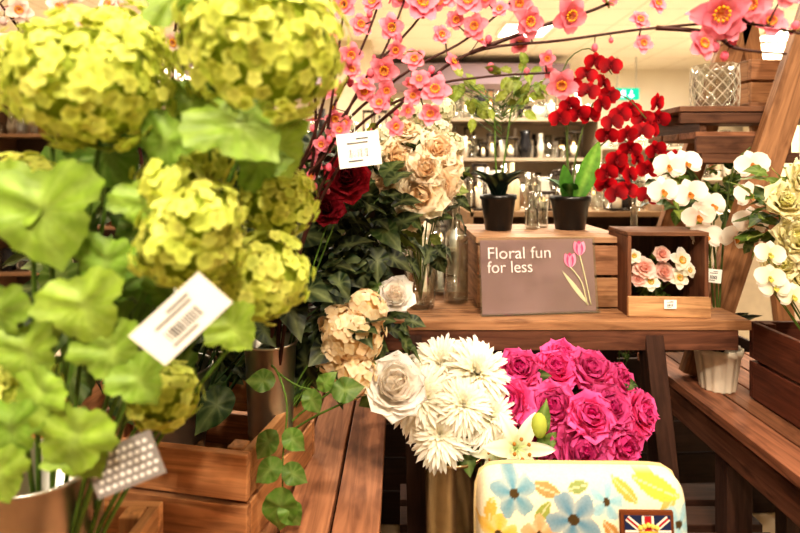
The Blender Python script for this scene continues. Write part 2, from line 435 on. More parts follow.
# ============================================================ small box with roses
mb=MB(); c=V((.672,1.40,.934)); R=RZ(-.05)
def B(l,s,col): box(mb,c+R@V(l),s,R,col=col)
for sx in(-1,1): B((sx*.094,0,.1),(.010,.14,.2),jit(hx('7b4b2c'),.1))
B((0,0,.006),(.176,.14,.012),W2); B((0,0,.206),(.2,.14,.010),hx('7a4f2e')); B((0,.064,.1),(.176,.01,.19),hx('5a3a24'))
B((0,-.073,.026),(.2,.012,.05),hx('d09c62'))
mb.obj('wooden_box',False,.0015)
mb=MB()
for (x,z,r,w) in((-.045,.115,.032,0),(.045,.135,.032,1),(.04,.09,.028,1),(.0,.15,.024,0),(-.03,.08,.026,1),(.005,.105,.03,0),(.065,.11,.022,1),(-.06,.085,.02,0),(-.07,.145,.02,1)):
    q=c+R@V((x,-.035,z))
    if w: blossom(mb,q,(x*4,-1,.3),r,hx('f0eec8'),hx('fffaf0'),True,hx('c9d070'))
    else: rose(mb,q,(x*4,-1,.5),r*.85,hx('f2b8a8'),hx('fbe0d4'),5)
    stem(mb,c+R@V((0,0.02,.014)),q+V((0,.008,0)),STG)
bush(mb,c+V((0,.005,.09)),(.065,.02,.07),40,.03,[hx('4a6a2c'),hx('6a8236'),DK[3]])
mb.obj('cream_rose_posy')
# tags
def tag(name,c,w,h,rot,yaw=0,col='f6f1e8',lines=True,string=None,pitch=0):
    mb=MB(); R=RZ(yaw)@Matrix.Rotation(rot,3,'Y')@Matrix.Rotation(pitch,3,'X'); c=V(c)
    box(mb,c,(w,.0008,h),R,'paint',hx(col))
    if lines:
        for k in range(13):
            ww=random.choice((.7,1.2,1.7)); box(mb,c+R@V((-w*.24+k*w*.036,-.0006,-h*.1)),(w*.012*ww,.0004,h*.26),R,'paint',(.04,.04,.04))
        box(mb,c+R@V((-.02*w,-.0006,h*.2)),(w*.5,.0004,h*.05),R,'paint',(.1,.1,.1))
        box(mb,c+R@V((.1*w,-.0006,h*.32)),(w*.3,.0004,h*.05),R,'paint',(.1,.1,.1))
        box(mb,c+R@V((-.1*w,-.0006,-h*.32)),(w*.35,.0004,h*.05),R,'paint',(.1,.1,.1))
    else:
        for a in range(9):
            for b in range(5):
                box(mb,c+R@V((-w*.42+(a+.5*(b%2))*w*.1,-.0006,-h*.35+b*h*.17)),(w*.055,.0004,h*.07),R,'paint',hx('f4f0ea'))
    if string: tube(mb,[c+R@V((-w*.44,0,h*.3)),(c+V(string))/2+V((0,0,-.004)),string],.0005,.0005,(.8,.78,.7),n=4)
    mb.obj(name,False)
tag('price_tag',(-.06,.78,1.33),.062,.05,-.12,0,string=(-.075,.8,1.39))
tag('price_tag',(-.176,.43,1.18),.072,.038,-.75,.15,string=(-.19,.45,1.2),pitch=.2)
tag('price_tag',(-.248,.48,1.035),.062,.042,-.35,.1,'8b8582',False,string=(-.28,.5,1.07))
tag('price_tag',(.668,1.318,.968),.03,.022,0,-.05)
tag('price_tag',(.885,1.14,1.145),.032,.05,.3,0,string=(.87,1.16,1.19))
tag('price_tag',(.80,1.36,1.03),.04,.035,.1,0,string=(.81,1.38,1.08))
# ============================================================ buckets
def bucket(name,c,rt,rb,h,mat,col=(1,1,1),n=40):
    mb=MB(); pr=[(0,.002),(rb*.98,.002),(rb,0),(rb+(rt-rb)*.33,h*.33),(rb+(rt-rb)*.34+.0015,h*.345),(rb+(rt-rb)*.36,h*.36),(rt*.995,h*.97),(rt+.003,h*.98),(rt+.004,h*.99),(rt+.002,h),(rt-.002,h*.99),(rb-.003,.01),(0,.008)]
    lathe(mb,c,pr,mat,col,n); return mb.obj(name)
bucket('metal_bucket',(-.40,.60,.742),.062,.05,.23,'galvanised')
bucket('metal_bucket',(-.235,.97,.742),.046,.036,.25,'galvanised')
bucket('metal_bucket',(-.42,.98,.742),.07,.055,.2,'galvanised')
bucket('brass_bucket',(.106,1.06,.421),.058,.05,.325,'brass')
bucket('black_bucket',(.34,1.1,.421),.075,.06,.29,'plastic',hx('14110f'))
# ============================================================ viburnum bouquet
mb=MB(); base=V((-.40,.60,.78))
heads=[(-.129,.50,1.415,.075),(-.2745,.48,1.378,.064),(-.365,.55,1.40,.05),(-.205,.54,1.315,.036),(-.19,.48,1.235,.044),(-.145,.56,1.19,.048),(-.14,.6,1.266,.044),
 (-.365,.52,1.275,.04),(-.235,.533,1.075,.032),(-.362,.5,1.098,.034),(-.215,.5,1.285,.03),(-.31,.6,1.44,.045),(-.17,.46,1.26,.03)]
for (x,y,z,r) in heads:
    pom(mb,(x,y,z),r,.0082,LIME0,LIME1,LCORE,5,1.35,.92,.16,.3,.10)
    stem(mb,base+V((random.uniform(-.02,.02),random.uniform(-.02,.02),0)),(x,y+.01,z-r*.7),STG,.0028)
LV=[((-.305,.45,1.30),(.25,-.25,-1),(.1,-1,.45),.088),((-.315,.46,1.29),(-.7,-.2,-.6),(0,-1,.5),.065),((-.165,.46,1.36),(.75,-.15,-.5),(.1,-.9,.6),.08),
 ((-.273,.45,1.21),(.35,-.2,-1),(0,-1,.4),.064),((-.255,.46,1.165),(.35,-.2,-1),(0,-1,.4),.056),((-.345,.46,1.20),(-.1,-.2,-1),(0,-1,.4),.062),((-.326,.46,1.165),(.3,-.2,-1),(0,-1,.3),.055),
 ((-.233,.46,1.135),(.5,-.2,-.8),(0,-1,.4),.045),((-.273,.46,1.095),(-.25,-.2,-1),(.1,-1,.35),.066),((-.334,.46,1.10),(0,-.2,-1),(0,-1,.3),.055),((-.348,.46,1.06),(.15,-.2,-1),(0,-1,.3),.052),
 ((-.167,.5,1.165),(.6,-.1,-.7),(0,-1,.5),.045),((-.3,.46,1.125),(-.5,-.2,-.8),(0,-1,.4),.05),((-.15,.5,1.30),(.6,-.1,.2),(.2,-1,.5),.05),((-.2,.48,1.345),(-.4,-.1,-.7),(0,-1,.4),.055),
 ((-.238,.48,1.29),(.4,-.1,-.8),(.2,-1,.4),.05),((-.19,.46,1.43),(-.35,-.2,.7),(0,-1,.3),.045),((-.2,.5,1.385),(.2,-.1,-1),(0,-1,.3),.05),((-.22,.52,1.2),(-.1,-.1,-1),(0,-1,.4),.05),
 ((-.13,.52,1.345),(.5,.0,-.9),(.3,-1,.4),.06),((-.255,.47,1.24),(-.2,-.2,-1),(0,-1,.4),.055),((-.29,.47,1.07),(.5,-.2,-.8),(0,-1,.4),.05)]
for (p,d,n,S) in LV:
    leaf(mb,p,d,n,S,jit(mixc(LEAFL,LEAFM,random.random()*.9),.12),.22,.3,LOBE,1.0,4)
    tube(mb,[p,V(p)+V((-.01,.03,-.02)),V(p)+V((-.02,.06,-.06))],.0012,.0014,STG,n=5)
for k in range(24):
    p=V((random.uniform(-.44,-.25),random.uniform(.58,.68),random.uniform(1.05,1.36)))
    d=(V((random.uniform(-1,1),-.3,random.uniform(-1,.5)))).normalized()
    leaf(mb,p,d,V((0,-1,.5))+rdir()*.4,random.uniform(.05,.075),jit(mixc(LEAFM,DK[3],random.random()),.15),.2,.35,LOBE,1,2)
mb.obj('viburnum_bouquet')
# ============================================================ cherry blossoms
PK0=hx('d04468');PK1=hx('f29aa8');BR=hx('3a1d16')
def blossoms(name,branches,fl,c0,c1,root,nb=60,cfun=None,sc=.95):
    mb=MB(); allp=[]
    for b in branches:
        P=tube(mb,b,.0036,.0015,BR,n=6,sub=6); allp+=P[9:]
    for (x,y,z,r) in fl:
        n=V((random.uniform(-.5,.5)-x*.6,-1,random.uniform(-.5,.4)))
        blossom(mb,(x,y,z),n,r*sc,mixc(c0,c1,.15),jit(c1,.1))
        q=min(allp,key=lambda a:(a-V((x,y,z))).length)
        tube(mb,[q,(q+V((x,y,z)))/2+rdir()*.004,(x,y+.003,z)],.0014,.001,BR,n=5)
    for k in range(nb):
        q=random.choice(allp); d=rdir(.2); e=q+d*random.uniform(.008,.022)
        tube(mb,[q,e],.0008,.0007,BR,n=4); s=random.uniform(.003,.006)
        if random.random()<.55: ball(mb,e,s,'petal',jit(mixc(c0,c1,.5),.2),7,6,(1,1,1.3))
        else: blossom(mb,e,d+V((0,-.6,0)),s*3.0,mixc(c0,c1,.3),jit(c1,.1),False)
        if random.random()<.12: leaf(mb,q,d,rdir(),.03,hx('6f7a2c'),.2,.3,SERR,.9,2)
    return mb.obj(name)
rt=V((-.235,.97,.8))
br=[[rt,(-.2,.9,1.15),(-.13,.85,1.3),(-.1,.8,1.42),(-.075,.8,1.62)],
 [rt,(-.19,.9,1.15),(-.12,.83,1.33),(-.03,.8,1.465),(.03,.8,1.62)],
 [rt,(-.19,.9,1.15),(-.11,.83,1.34),(0,.8,1.44),(.105,.8,1.50),(.22,.8,1.6)],
 [rt,(-.18,.9,1.12),(-.1,.85,1.3),(0,.81,1.40),(.105,.8,1.475),(.24,.78,1.49),(.36,.75,1.50),(.46,.7,1.492),(.56,.68,1.46)],
 [rt,(-.21,.9,1.15),(-.14,.84,1.3),(-.13,.8,1.45),(-.16,.8,1.6)],
 [rt,(-.18,.9,1.12),(-.09,.84,1.34),(.03,.81,1.42),(.13,.8,1.44),(.25,.79,1.445)],
 [rt,(-.2,.88,1.2),(-.12,.82,1.36),(-.05,.8,1.5),(-.01,.8,1.62)],
 [rt,(-.2,.88,1.2),(-.11,.82,1.33),(-.05,.8,1.44),(.03,.8,1.53),(.07,.8,1.62)],
 [rt,(-.2,.88,1.2),(-.13,.82,1.36),(-.1,.8,1.5),(-.12,.8,1.62)],
 [(.105,.8,1.475),(.2,.79,1.51),(.3,.77,1.54),(.4,.75,1.60)],
 [(.36,.75,1.50),(.42,.72,1.485),(.44,.7,1.46),(.5,.69,1.45)]]
fl=[(.03,.78,1.543,.031),(.102,.79,1.55,.026),(.112,.79,1.513,.022),(.187,.78,1.517,.026),(.18,.8,1.55,.022),(.243,.77,1.524,.030),(.37,.77,1.54,.017),
(.413,.69,1.503,.036),(.394,.7,1.464,.024),(.452,.69,1.515,.026),(.485,.7,1.494,.022),(.34,.76,1.513,.017),(.24,.79,1.427,.026),
(-.075,.8,1.472,.022),(-.052,.8,1.42,.02),(-.015,.8,1.513,.023),(-.022,.8,1.45,.025),(.052,.79,1.417,.026),(-.06,.8,1.517,.02),(.022,.8,1.465,.019),
(.045,.8,1.382,.02),(-.082,.8,1.547,.022),(.082,.8,1.525,.018),(.345,.76,1.48,.016),(.217,.79,1.465,.014),(.18,.8,1.49,.017),(-.105,.82,1.427,.02),(-.008,.8,1.365,.017),
(-.11,.8,1.5,.022),(-.13,.8,1.55,.024),(-.1,.82,1.38,.018),(-.03,.8,1.40,.018),(.13,.8,1.56,.02),(.43,.7,1.485,.02),(.50,.69,1.53,.026),(-.15,.8,1.47,.02),
(-.04,.8,1.55,.02),(.0,.8,1.56,.02),(-.005,.8,1.48,.017),(.06,.79,1.50,.017),(-.09,.8,1.36,.016),(-.07,.8,1.45,.016),(.07,.8,1.56,.02),(-.02,.8,1.42,.016),(.02,.8,1.41,.016),(.15,.8,1.54,.016),(-.12,.82,1.34,.015)]
blossoms('cherry_blossom_bouquet',br,fl,PK0,PK1,rt,110)
rt=V((-.42,.98,.78))
br=[[rt,(-.45,.9,1.2),(-.48,.82,1.45),(-.52,.8,1.6)],[rt,(-.42,.9,1.2),(-.42,.82,1.45),(-.44,.8,1.62)],[rt,(-.38,.9,1.2),(-.35,.82,1.42),(-.33,.8,1.6)],[rt,(-.4,.9,1.25),(-.38,.8,1.48),(-.28,.8,1.6)],[rt,(-.47,.9,1.25),(-.54,.82,1.45),(-.6,.8,1.55)]]
fl=[(-.51,.8,1.543,.02),(-.472,.8,1.522,.022),(-.435,.8,1.547,.02),(-.375,.8,1.522,.02),(-.337,.8,1.492,.02),(-.57,.8,1.54,.02),(-.307,.8,1.54,.02),(-.53,.8,1.50,.018),(-.4,.8,1.49,.02),(-.59,.8,1.49,.02),(-.49,.8,1.57,.02),(-.3,.8,1.49,.018),(-.27,.8,1.55,.02)]
blossoms('white_blossom_bouquet',br,fl,hx('d8a0a0'),hx('f3e2d6'),rt,110)
# ============================================================ dark foliage bouquet mass
mb=MB()
bush(mb,(-.4,1.05,1.12),(.33,.16,.28),380,.075,DK)
bush(mb,(-.1,1.14,1.18),(.13,.1,.17),150,.07,DK)
bush(mb,(-.12,1.05,1.0),(.13,.1,.1),80,.06,DK)
for k in range(26):
    b=V((-.42+random.uniform(-.03,.03),.98+random.uniform(-.03,.03),.78)); stem(mb,b,(random.uniform(-.6,.0),random.uniform(.95,1.2),random.uniform(1.05,1.35)),DK[3],.0025)
rose(mb,(-.5,.86,1.335),(.2,-1,.2),.02,hx('b8400c'),hx('e8641a'),4)
mb.obj('rose_foliage_bouquet')
mb=MB(); rose(mb,(-.1,1.0,1.285),(.1,-1,.3),.042,hx('4a0610'),hx('8a1020'),6); rose(mb,(-.135,.98,1.23),(.1,-1,.3),.03,hx('4a0610'),hx('7e1020'),6)
stem(mb,(-.24,.97,.8),(-.1,1.01,1.26),STG); stem(mb,(-.24,.97,.8),(-.135,.99,1.2),STG); mb.obj('red_roses')
CR0=hx('ecc490');CR1=hx('fbf0d8')
mb=MB(); b=V((.055,1.43,.95))
for (x,z,r,y) in((-.011,1.3225,.045,1.2),(.045,1.244,.05,1.17),(.079,1.345,.042,1.2),(.018,1.385,.034,1.22),(.09,1.266,.042,1.2),(.022,1.2,.036,1.2),(-.034,1.27,.036,1.2),(.05,1.30,.036,1.16),(.115,1.31,.032,1.24)):
    rose(mb,(x,y,z),(x-.02+random.uniform(-.4,.4),-1,(z-1.26)*4+random.uniform(-.1,.5)),r,CR0,jit(CR1,.04),6,.14,5,jt=.35); stem(mb,b,(x,y+.02,z-.02),STG)
for (x,z) in ((0,1.44),(.05,1.43),(.09,1.4),(.12,1.36),(-.03,1.38),(.1,1.44)):
    pom(mb,(x,1.24,z),.028,.009,hx('f8f2e0'),hx('f0e8c6'),hx('a0a670'),5,1)
bush(mb,(.03,1.25,1.23),(.12,.06,.14),80,.055,DK+[hx('6b7a35')])
mb.obj('cream_rose_bouquet')
mb=MB(); b=V((-.235,.97,.8))
for (x,y,z,r) in((-.085,.97,1.0,.052),(-.12,.97,.965,.034),(-.06,.98,1.045,.034),(-.08,.95,.935,.036),(-.11,.97,1.02,.034)):
    pom(mb,(x,y,z),r,.0120,hx('fff6de'),hx('fbe4bc'),hx('f0cf94'),4,1.3,.95,.12,.3,.07); stem(mb,b,(x-.02,y+.01,z-r*.5),STG)
mb.obj('cream_hydrangea_bouquet')
mb=MB()
WH0=hx('fdf2e2');WH1=hx('fffdf9')
rose(mb,(-.009,.945,.918),(.15,-1,.75),.056,WH0,WH1,7,.04,opn=.75,jt=.3); rose(mb,(-.01,1.05,1.054),(0,-1,.8),.038,WH0,WH1,6,.04,opn=.75,jt=.3)
stem(mb,b,(-.02,.97,.91),STG); stem(mb,b,(-.02,1.06,1.04),STG)
for(p,d) in (((-.04,.96,.95),(-.6,-.2,-.3)),((-.03,.97,.9),(-.8,-.2,-.4)),((-.03,1.05,1.06),(-1,0,.3))): leaf(mb,p,d,(0,-1,.6),.055,hx('4d6a2c'),.2,.3,SERR,1,3)
mb.obj('white_roses')
mb=MB(); P=tube(mb,[(-.235,.96,.95),(-.2,.87,.97),(-.178,.84,.93),(-.18,.82,.86),(-.178,.81,.80)],.002,.0012,STG)
tube(mb,[(-.2,.87,.97),(-.16,.86,.95),(-.11,.86,.945)],.0016,.001,STG)
for (p,d,S) in [((-.19,.82,.90),(-.4,-.3,-.5),.05),((-.178,.82,.90),(.5,-.2,-.4),.045),((-.18,.81,.86),(-.6,-.3,-.4),.05),((-.178,.81,.82),(-.1,-.2,-1),.075),((-.178,.81,.85),(.6,-.2,-.3),.045),
 ((-.15,.85,.95),(.4,-.2,-.6),.045),((-.11,.85,.945),(1,-.1,.25),.055),((-.13,.85,.95),(.5,-.2,.6),.04),((-.2,.86,.96),(-.8,-.2,.1),.05),((-.178,.81,.80),(.5,-.2,-.7),.05)]:
    leaf(mb,p,d,(0,-1,.5),S,jit(hx('587a30'),.15),.2,.3,SERR,1.1,3)
mb.obj('trailing_ivy_stem')
# ============================================================ white mums, lily, peonies
mb=MB(); b=V((.106,1.06,.44))
for (x,y,z,r) in((.045,1.03,.86,.076),(.15,1.06,.895,.078),(.075,1.0,.805,.064),(.17,1.02,.83,.064),(.085,1.08,.905,.068),(.118,1.0,.86,.058)):
    mum(mb,(x,y,z),((x-.1)*4,-.9,.6+(z-.85)*4),r,hx('f6edd2'),hx('fffaf0')); stem(mb,b,(x,y+.02,z-.02),STG)
for k in range(14): leaf(mb,V((.106,1.06,.74))+rdir(.3)*.05,rdir(.4),(0,-1,.6),.06,jit(hx('4c6428')),.2,.3,SERR,.9,2)
mb.obj('white_chrysanthemum_bouquet')
mb=MB(); lily(mb,(.205,.96,.80),(.15,-1,.45),.07,hx('dfe6b0'),hx('fffcf4'))
lily(mb,(.18,1.0,.775),(-.3,-1,.1),.05,hx('dfe6b0'),hx('fcf7ee'))
ball(mb,(.248,.95,.845),.014,'petal',hx('c5cf62'),10,8,(1,1,1.6)); tube(mb,[(.3,1.08,.44),(.26,1.02,.7),(.21,.97,.79)],.003,.002,STG); tube(mb,[(.26,1.02,.72),(.248,.955,.83)],.002,.0015,STG)
for(p,d,S) in (((.25,.98,.81),(.3,-.2,1),.07),((.25,.99,.78),(.8,-.2,.6),.06),((.2,.98,.77),(-.3,-.3,-.8),.05)): leaf(mb,p,d,(0,-1,.3),S,hx('5f7d34'),.2,.3,SERR,.7,3)
mb.obj('white_lily_stem')
mb=MB(); b=V((.34,1.1,.44))
MG0=hx('cc1a70');MG1=hx('ff74b8')
for (x,z,r,y) in((.25,.885,.05,1.1),(.22,.84,.048,1.05),(.32,.885,.05,1.1),(.40,.84,.05,1.03),(.335,.785,.054,.99),(.42,.78,.05,1.02),(.475,.82,.044,1.06),(.295,.84,.05,1.03),(.39,.885,.048,1.1),(.355,.84,.046,1.0),(.265,.79,.043,1.02),(.45,.86,.044,1.1),(.47,.765,.036,1.08),(.345,.90,.04,1.14)):
    cc=random.uniform(.8,1.1)
    rose(mb,(x,y,z),((x-.35)*5+random.uniform(-.2,.2),-.8,.6+(z-.84)*8),r*.92,tuple(c*cc for c in MG0),jit(tuple(c*cc for c in MG1),.05),7,.1,6,opn=.35,jt=.3); stem(mb,b,(x,y+.02,z-.02),STG)
for k in range(36):
    q=V((.35+random.uniform(-.12,.12),1.09+random.uniform(-.04,.04),random.uniform(.7,.88))); leaf(mb,q,rdir(),(0,-1,.6),.05,jit(hx('2c451a')),.2,.3,SERR,.8,2)
mb.obj('pink_peony_bouquet')
mb=MB(); bush(mb,(.13,1.55,.75),(.16,.1,.09),130,.05,[hx('6d7d2e'),hx('4c5f24'),hx('8c933a')])
for k in range(10): stem(mb,(.17,1.47,.43),(random.uniform(0,.27),1.55,random.uniform(.7,.8)),STG)
mb.obj('green_filler_foliage')
bucket('metal_bucket',(.17,1.47,.421),.06,.045,.2,'galvanised')
# ============================================================ floral bag
W,H,T=.315,.418,.07
flowers=[(-.105,.393,.034,'4d8699',5),(-.02,.361,.040,'487c96',5),(.03,.385,.026,'7aabb8',5),(-.13,.338,.03,'d9a82c',5),(.075,.338,.03,'d9b23c',5),(.135,.353,.03,'88b4c0',5),(-.07,.338,.028,'c98f5a',5),(.0,.28,.03,'c98f5a',5),(.135,.27,.03,'5f8797',5),(-.07,.24,.03,'7fa3ab',5),(.06,.22,.03,'d9b23c',5),(.02,.15,.035,'5f8797',5),(-.1,.13,.035,'7fa3ab',5),(.12,.13,.03,'c98f5a',5)]
leavs=[(.108,.401,.06,-.35,'b8b228'),(.06,.398,.04,2.4,'c0952f'),(-.055,.398,.04,-.3,'98793c'),(-.065,.368,.035,.9,'808c2c'),(.035,.345,.036,-.9,'a87024'),(-.01,.403,.03,.2,'748640'),(-.14,.368,.035,1.4,'d7a030'),(.12,.378,.035,.8,'b09e4a'),(.1,.328,.03,.4,'9fa640'),(-.04,.323,.035,.9,'9fa640')]
cream=hx('e4d5b6')
def pr(x,z):
    for (fx,fz,fr,fc,n) in flowers:
        dx,dz=x-fx,z-fz; r=math.hypot(dx,dz)
        if r<fr*1.05:
            a=math.atan2(dz,dx)+fx*40
            if r<fr*.2: return hx('4a3a20')
            if r<fr*(.6+.4*abs(math.cos(2.5*a)))*(1+.06*math.sin(9*a)):
                return mixc(hx(fc),cream,.35*(1-abs(math.cos(2.5*a)))+.2*(r/fr))
    for (lx,lz,L,a,c) in leavs:
        dx,dz=x-lx,z-lz; u=dx*math.cos(a)+dz*math.sin(a); w=-dx*math.sin(a)+dz*math.cos(a)
        if abs(u)<L*.6 and abs(w)<L*.24*(1-(u/(L*.6))**2): return mixc(hx(c),cream,.1 if abs(w)>.001 else .6)
    return cream
mb=MB(); bc=V((.276,.80,.422)); tilt=Matrix.Rotation(-.1,3,'X')@RZ(-.02)
def bagpt(s,t,side):
    s_=max(-1,min(1,s)); x=s*W/2; z=H/2+t*H/2
    k=(abs(s)**12+abs(t)**12)**(1/12) if (s or t) else 1
    m=max(abs(s),abs(t),1e-6); x*=m/k; z=H/2+(t*H/2)*m/k
    e=max(0,1-m**10); y=side*(.018+T/2*e**.5)*(1 if m<1 else 0)
    return V((x,y,z)),x,z
for side in(-1,1):
    nx,nz=(150,190) if side<0 else (30,30); vs=[];cs=[];fs=[]
    for i in range(nz+1):
        for j in range(nx+1):
            s=-1+2*j/nx; t=-1+2*i/nz; q,x,z=bagpt(s,t,side)
            q.y+=.003*math.sin(x*30+z*12)*(1-abs(s))
            vs.append(bc+tilt@q); cs.append(pr(x,z))
    for i in range(nz):
        for j in range(nx):
            a=i*(nx+1)+j; f=(a,a+1,a+nx+2,a+nx+1); fs.append(f if side<0 else f[::-1])
    mb.add(vs,fs,'fabric',cs)
rim=[]
for k in range(81):
    a=6.283185*k/80; s=math.cos(a);t=math.sin(a); m=max(abs(s),abs(t)); q,_,_=bagpt(s/m,t/m,-1); q.y=0; rim.append(bc+tilt@q)
tube(mb,rim,.0035,.0035,hx('c9b183'),'fabric',6,1)
bag=mb.obj('floral_tote_bag')
mb=MB(); pc=bc+tilt@V((.084,-.058,.345)); R=tilt
def Pb(l,s,c,rot=0,mat='paint'): box(mb,pc+R@V(l),s,R@Matrix.Rotation(rot,3,'Y'),mat,hx(c))
Pb((0,0,0),(.076,.006,.064),'6b3a20',mat='fabric'); Pb((0,-.0035,0),(.066,.002,.054),'1d2748')
for s in(-1,1): Pb((0,-.0046,0),(.08*.95,.0006,.008),'e8dccb',s*.68); Pb((0,-.005,0),(.076,.0006,.003),'a01c28',s*.68)
Pb((0,-.0052,0),(.066,.0006,.015),'e8dccb');Pb((0,-.0052,0),(.017,.0006,.054),'e8dccb')
Pb((0,-.0057,0),(.066,.0006,.009),'a01c28');Pb((0,-.0057,0),(.010,.0006,.054),'a01c28')
Pb((0,-.007,.004),(.026,.002,.006),'d9b04a')
for k in range(5): ball(mb,pc+R@V((-.012+k*.006,-.007,.012+.003*(2-abs(k-2))*.6)),.0035,'paint',hx('e3be5a'),7,5)
mb.obj('crown_patch',False,parent=bag)
# ============================================================ bottles / vases
def bottle(name,c,r,h,neck=.35,stop=True,n=28):
    mb=MB(); hn=h*(1-neck)
    pr=[(0,0),(r*.95,0),(r,.006),(r,hn*.9),(r*.85,hn*.98),(r*.35,hn*1.06),(r*.3,h*.97),(r*.38,h),(r*.3,h),(r*.25,hn*1.06),(r*.8,hn*.95),(r*.94,hn*.88),(r*.94,.012),(0,.01)]
    lathe(mb,c,pr,'glass',(1,1,1),n)
    if stop: ball(mb,(c[0],c[1],c[2]+h+r*.28),r*.36,'glass',(1,1,1),12,8)
    mb.obj(name)
def vase(name,c,r,h,n=28):
    mb=MB(); pr=[(0,0),(r*.8,0),(r*.85,.006),(r,h*.5),(r*.9,h*.8),(r*1.0,h),(r*.96,h),(r*.86,h*.8),(r*.95,h*.5),(r*.8,.012),(0,.012)]
    lathe(mb,c,pr,'glass',(1,1,1),n); mb.obj(name)
Z=.934
vase('glass_vase',(.055,1.43,Z),.045,.2)
bottle('glass_bottle',(.155,1.48,Z),.034,.30)
bottle('glass_bottle',(.11,1.58,Z),.03,.24)
bottle('glass_bottle',(.43,1.66,1.123),.03,.14)
bottle('glass_bottle',(.395,1.6,1.123),.02,.10)
def pot(name,c,r,h,mat,col,sc=0):
    mb=MB(); lathe(mb,c,[(0,0),(r*.72,0),(r*.75,.004),(r*.96,h*.85),(r*1.04,h*.87),(r*1.04,h),(r*.94,h),(r*.9,h*.85),(0,h*.84)],mat,col,48,sc,14); return mb.obj(name)
pot('orchid_pot',(.291,1.58,1.123),.052,.105,'plastic',hx('121110'))
pot('orchid_pot',(.51,1.6,1.123),.058,.1,'plastic',hx('121110'))
mb=MB()
for a,L in((20,.14),(75,.1),(150,.13),(200,.14),(265,.13),(320,.13),(110,.1),(240,.12),(175,.11),(5,.11)):
    strapleaf(mb,(.291,1.58,1.205),(math.cos(math.radians(a)),math.sin(math.radians(a)),0),L,.055,jit(hx('1b2b22'),.2),1.35,.25)
tube(mb,[(.291,1.58,1.2),(.31,1.57,1.35),(.33,1.56,1.5),(.36,1.55,1.6)],.003,.002,STG); tube(mb,[(.291,1.58,1.2),(.28,1.57,1.35),(.27,1.56,1.48),(.2,1.55,1.55)],.003,.002,STG)
for k in range(50):
    base=random.choice([(.24,1.53),(.27,1.49),(.34,1.5),(.36,1.58),(.33,1.55),(.38,1.52),(.4,1.56),(.19,1.53),(.17,1.5),(.22,1.48)])
    q=V((base[0]+random.uniform(-.03,.03),1.56+random.uniform(-.03,.03),base[1]+random.uniform(-.03,.04)))
    leaf(mb,q,rdir(),V((0,-1,.3))+rdir()*.4,.045,jit(hx('75802c'),.25),.2,.3,SERR,.9,2)
    tube(mb,[q,V((.3,1.57,q.z-.06))],.001,.001,STG,n=4)
mb.obj('green_orchid')
mb=MB(); RD0=hx('5a0512');RD1=hx('b80f1c')
for a,L in((250,.1),(20,.1),(140,.12)): strapleaf(mb,(.51,1.6,1.2),(math.cos(math.radians(a)),math.sin(math.radians(a)),0),L,.05,hx('2c5a1e'),1.3,.1)
petal(mb,(.52,1.58,1.2),V((.35,0,1)).normalized(),V((0,-1,0)),.2,.06,.05,.1,.1,8,4,hx('3a6b20'),hx('6a9a3a'),'leaf',p_point,mid=hx('8ab050'))
petal(mb,(.5,1.59,1.2),V((-.15,0,1)).normalized(),V((.3,-1,0)).normalized(),.12,.05,.05,.1,.1,8,4,hx('2a5018'),hx('4a7a2a'),'leaf',p_point)
st=[[(.51,1.6,1.2),(.5,1.6,1.4),(.49,1.6,1.6),(.56,1.58,1.66),(.62,1.56,1.58)],[(.51,1.6,1.2),(.53,1.6,1.35),(.58,1.6,1.5),(.66,1.58,1.52),(.72,1.56,1.45)],[(.51,1.6,1.2),(.56,1.6,1.32),(.64,1.6,1.4),(.70,1.58,1.36)],[(.51,1.6,1.2),(.5,1.6,1.35),(.5,1.58,1.45)]]
for s in st: tube(mb,s,.003,.0018,hx('4a5a28'))
for (x,z) in((.54,1.525),(.6,1.555),(.525,1.465),(.465,1.45),(.609,1.435),(.72,1.45),(.75,1.495),(.765,1.36),(.705,1.33),(.624,1.33),(.615,1.255),(.66,1.285),(.72,1.225),(.57,1.615),(.55,1.58),(.61,1.6),(.69,1.48),(.74,1.42),(.59,1.49),(.64,1.305),(.68,1.36),(.73,1.30),(.6,1.29),(.5,1.49),(.51,1.55),(.63,1.23),(.56,1.46),(.64,1.46),(.6,1.40),(.655,1.40),(.70,1.41),(.77,1.45),(.675,1.24),(.62,1.52),(.79,1.33)):
    orchid(mb,(x,1.57+random.uniform(-.04,.03),z),(random.uniform(-.9,.7),-1,random.uniform(-.4,.4)),.032,RD0,jit(RD1,.2),hx('7a0a14'))
mb.obj('red_orchid')
bottle('glass_bottle',(.68,1.55,.934),.03,.26,stop=False)
# ============================================================ right bench & stand
mb=MB()
for k in range(6): box(mb,(.795+k*.085,1.15,.7075),(.079,1.1,.025),col=jit(hx('8f5a36'),.12))
box(mb,(.775,1.15,.655),(.022,1.06,.08),col=jit(WR,.1)); box(mb,(1.2,1.15,.655),(.022,1.06,.08),col=WR)
for yy in(.68,1.28,1.64):
    box(mb,(.8,yy,.3475),(.06,.05,.695),col=WD); box(mb,(1.2,yy,.3475),(.06,.05,.695),col=WD)
box(mb,(1.0,1.28,.64),(.4,.03,.06),col=WD)
mb.obj('wooden_bench',False,.002)
crate('wooden_crate',(1.04,1.19,.72),.30,.34,.2,.0,2,hx('6f371b'))
mb=MB()
for yy in(1.5,1.88):
    beam(mb,(1.20,yy,1.84),(.83,yy,.722),.085,.03,hx('a57345'),(0,1,0)); beam(mb,(1.22,yy,1.84),(1.45,yy,.0),.06,.03,hx('a5713f'),(0,1,0))
for k in range(3): box(mb,(.93,1.57+k*.1,1.475),(.26,.092,.016),col=jit(hx('7a5032'),.12))
for k in range(3): box(mb,(.98,1.57+k*.1,1.40),(.27,.092,.02),col=jit(hx('8a5a34'),.12))
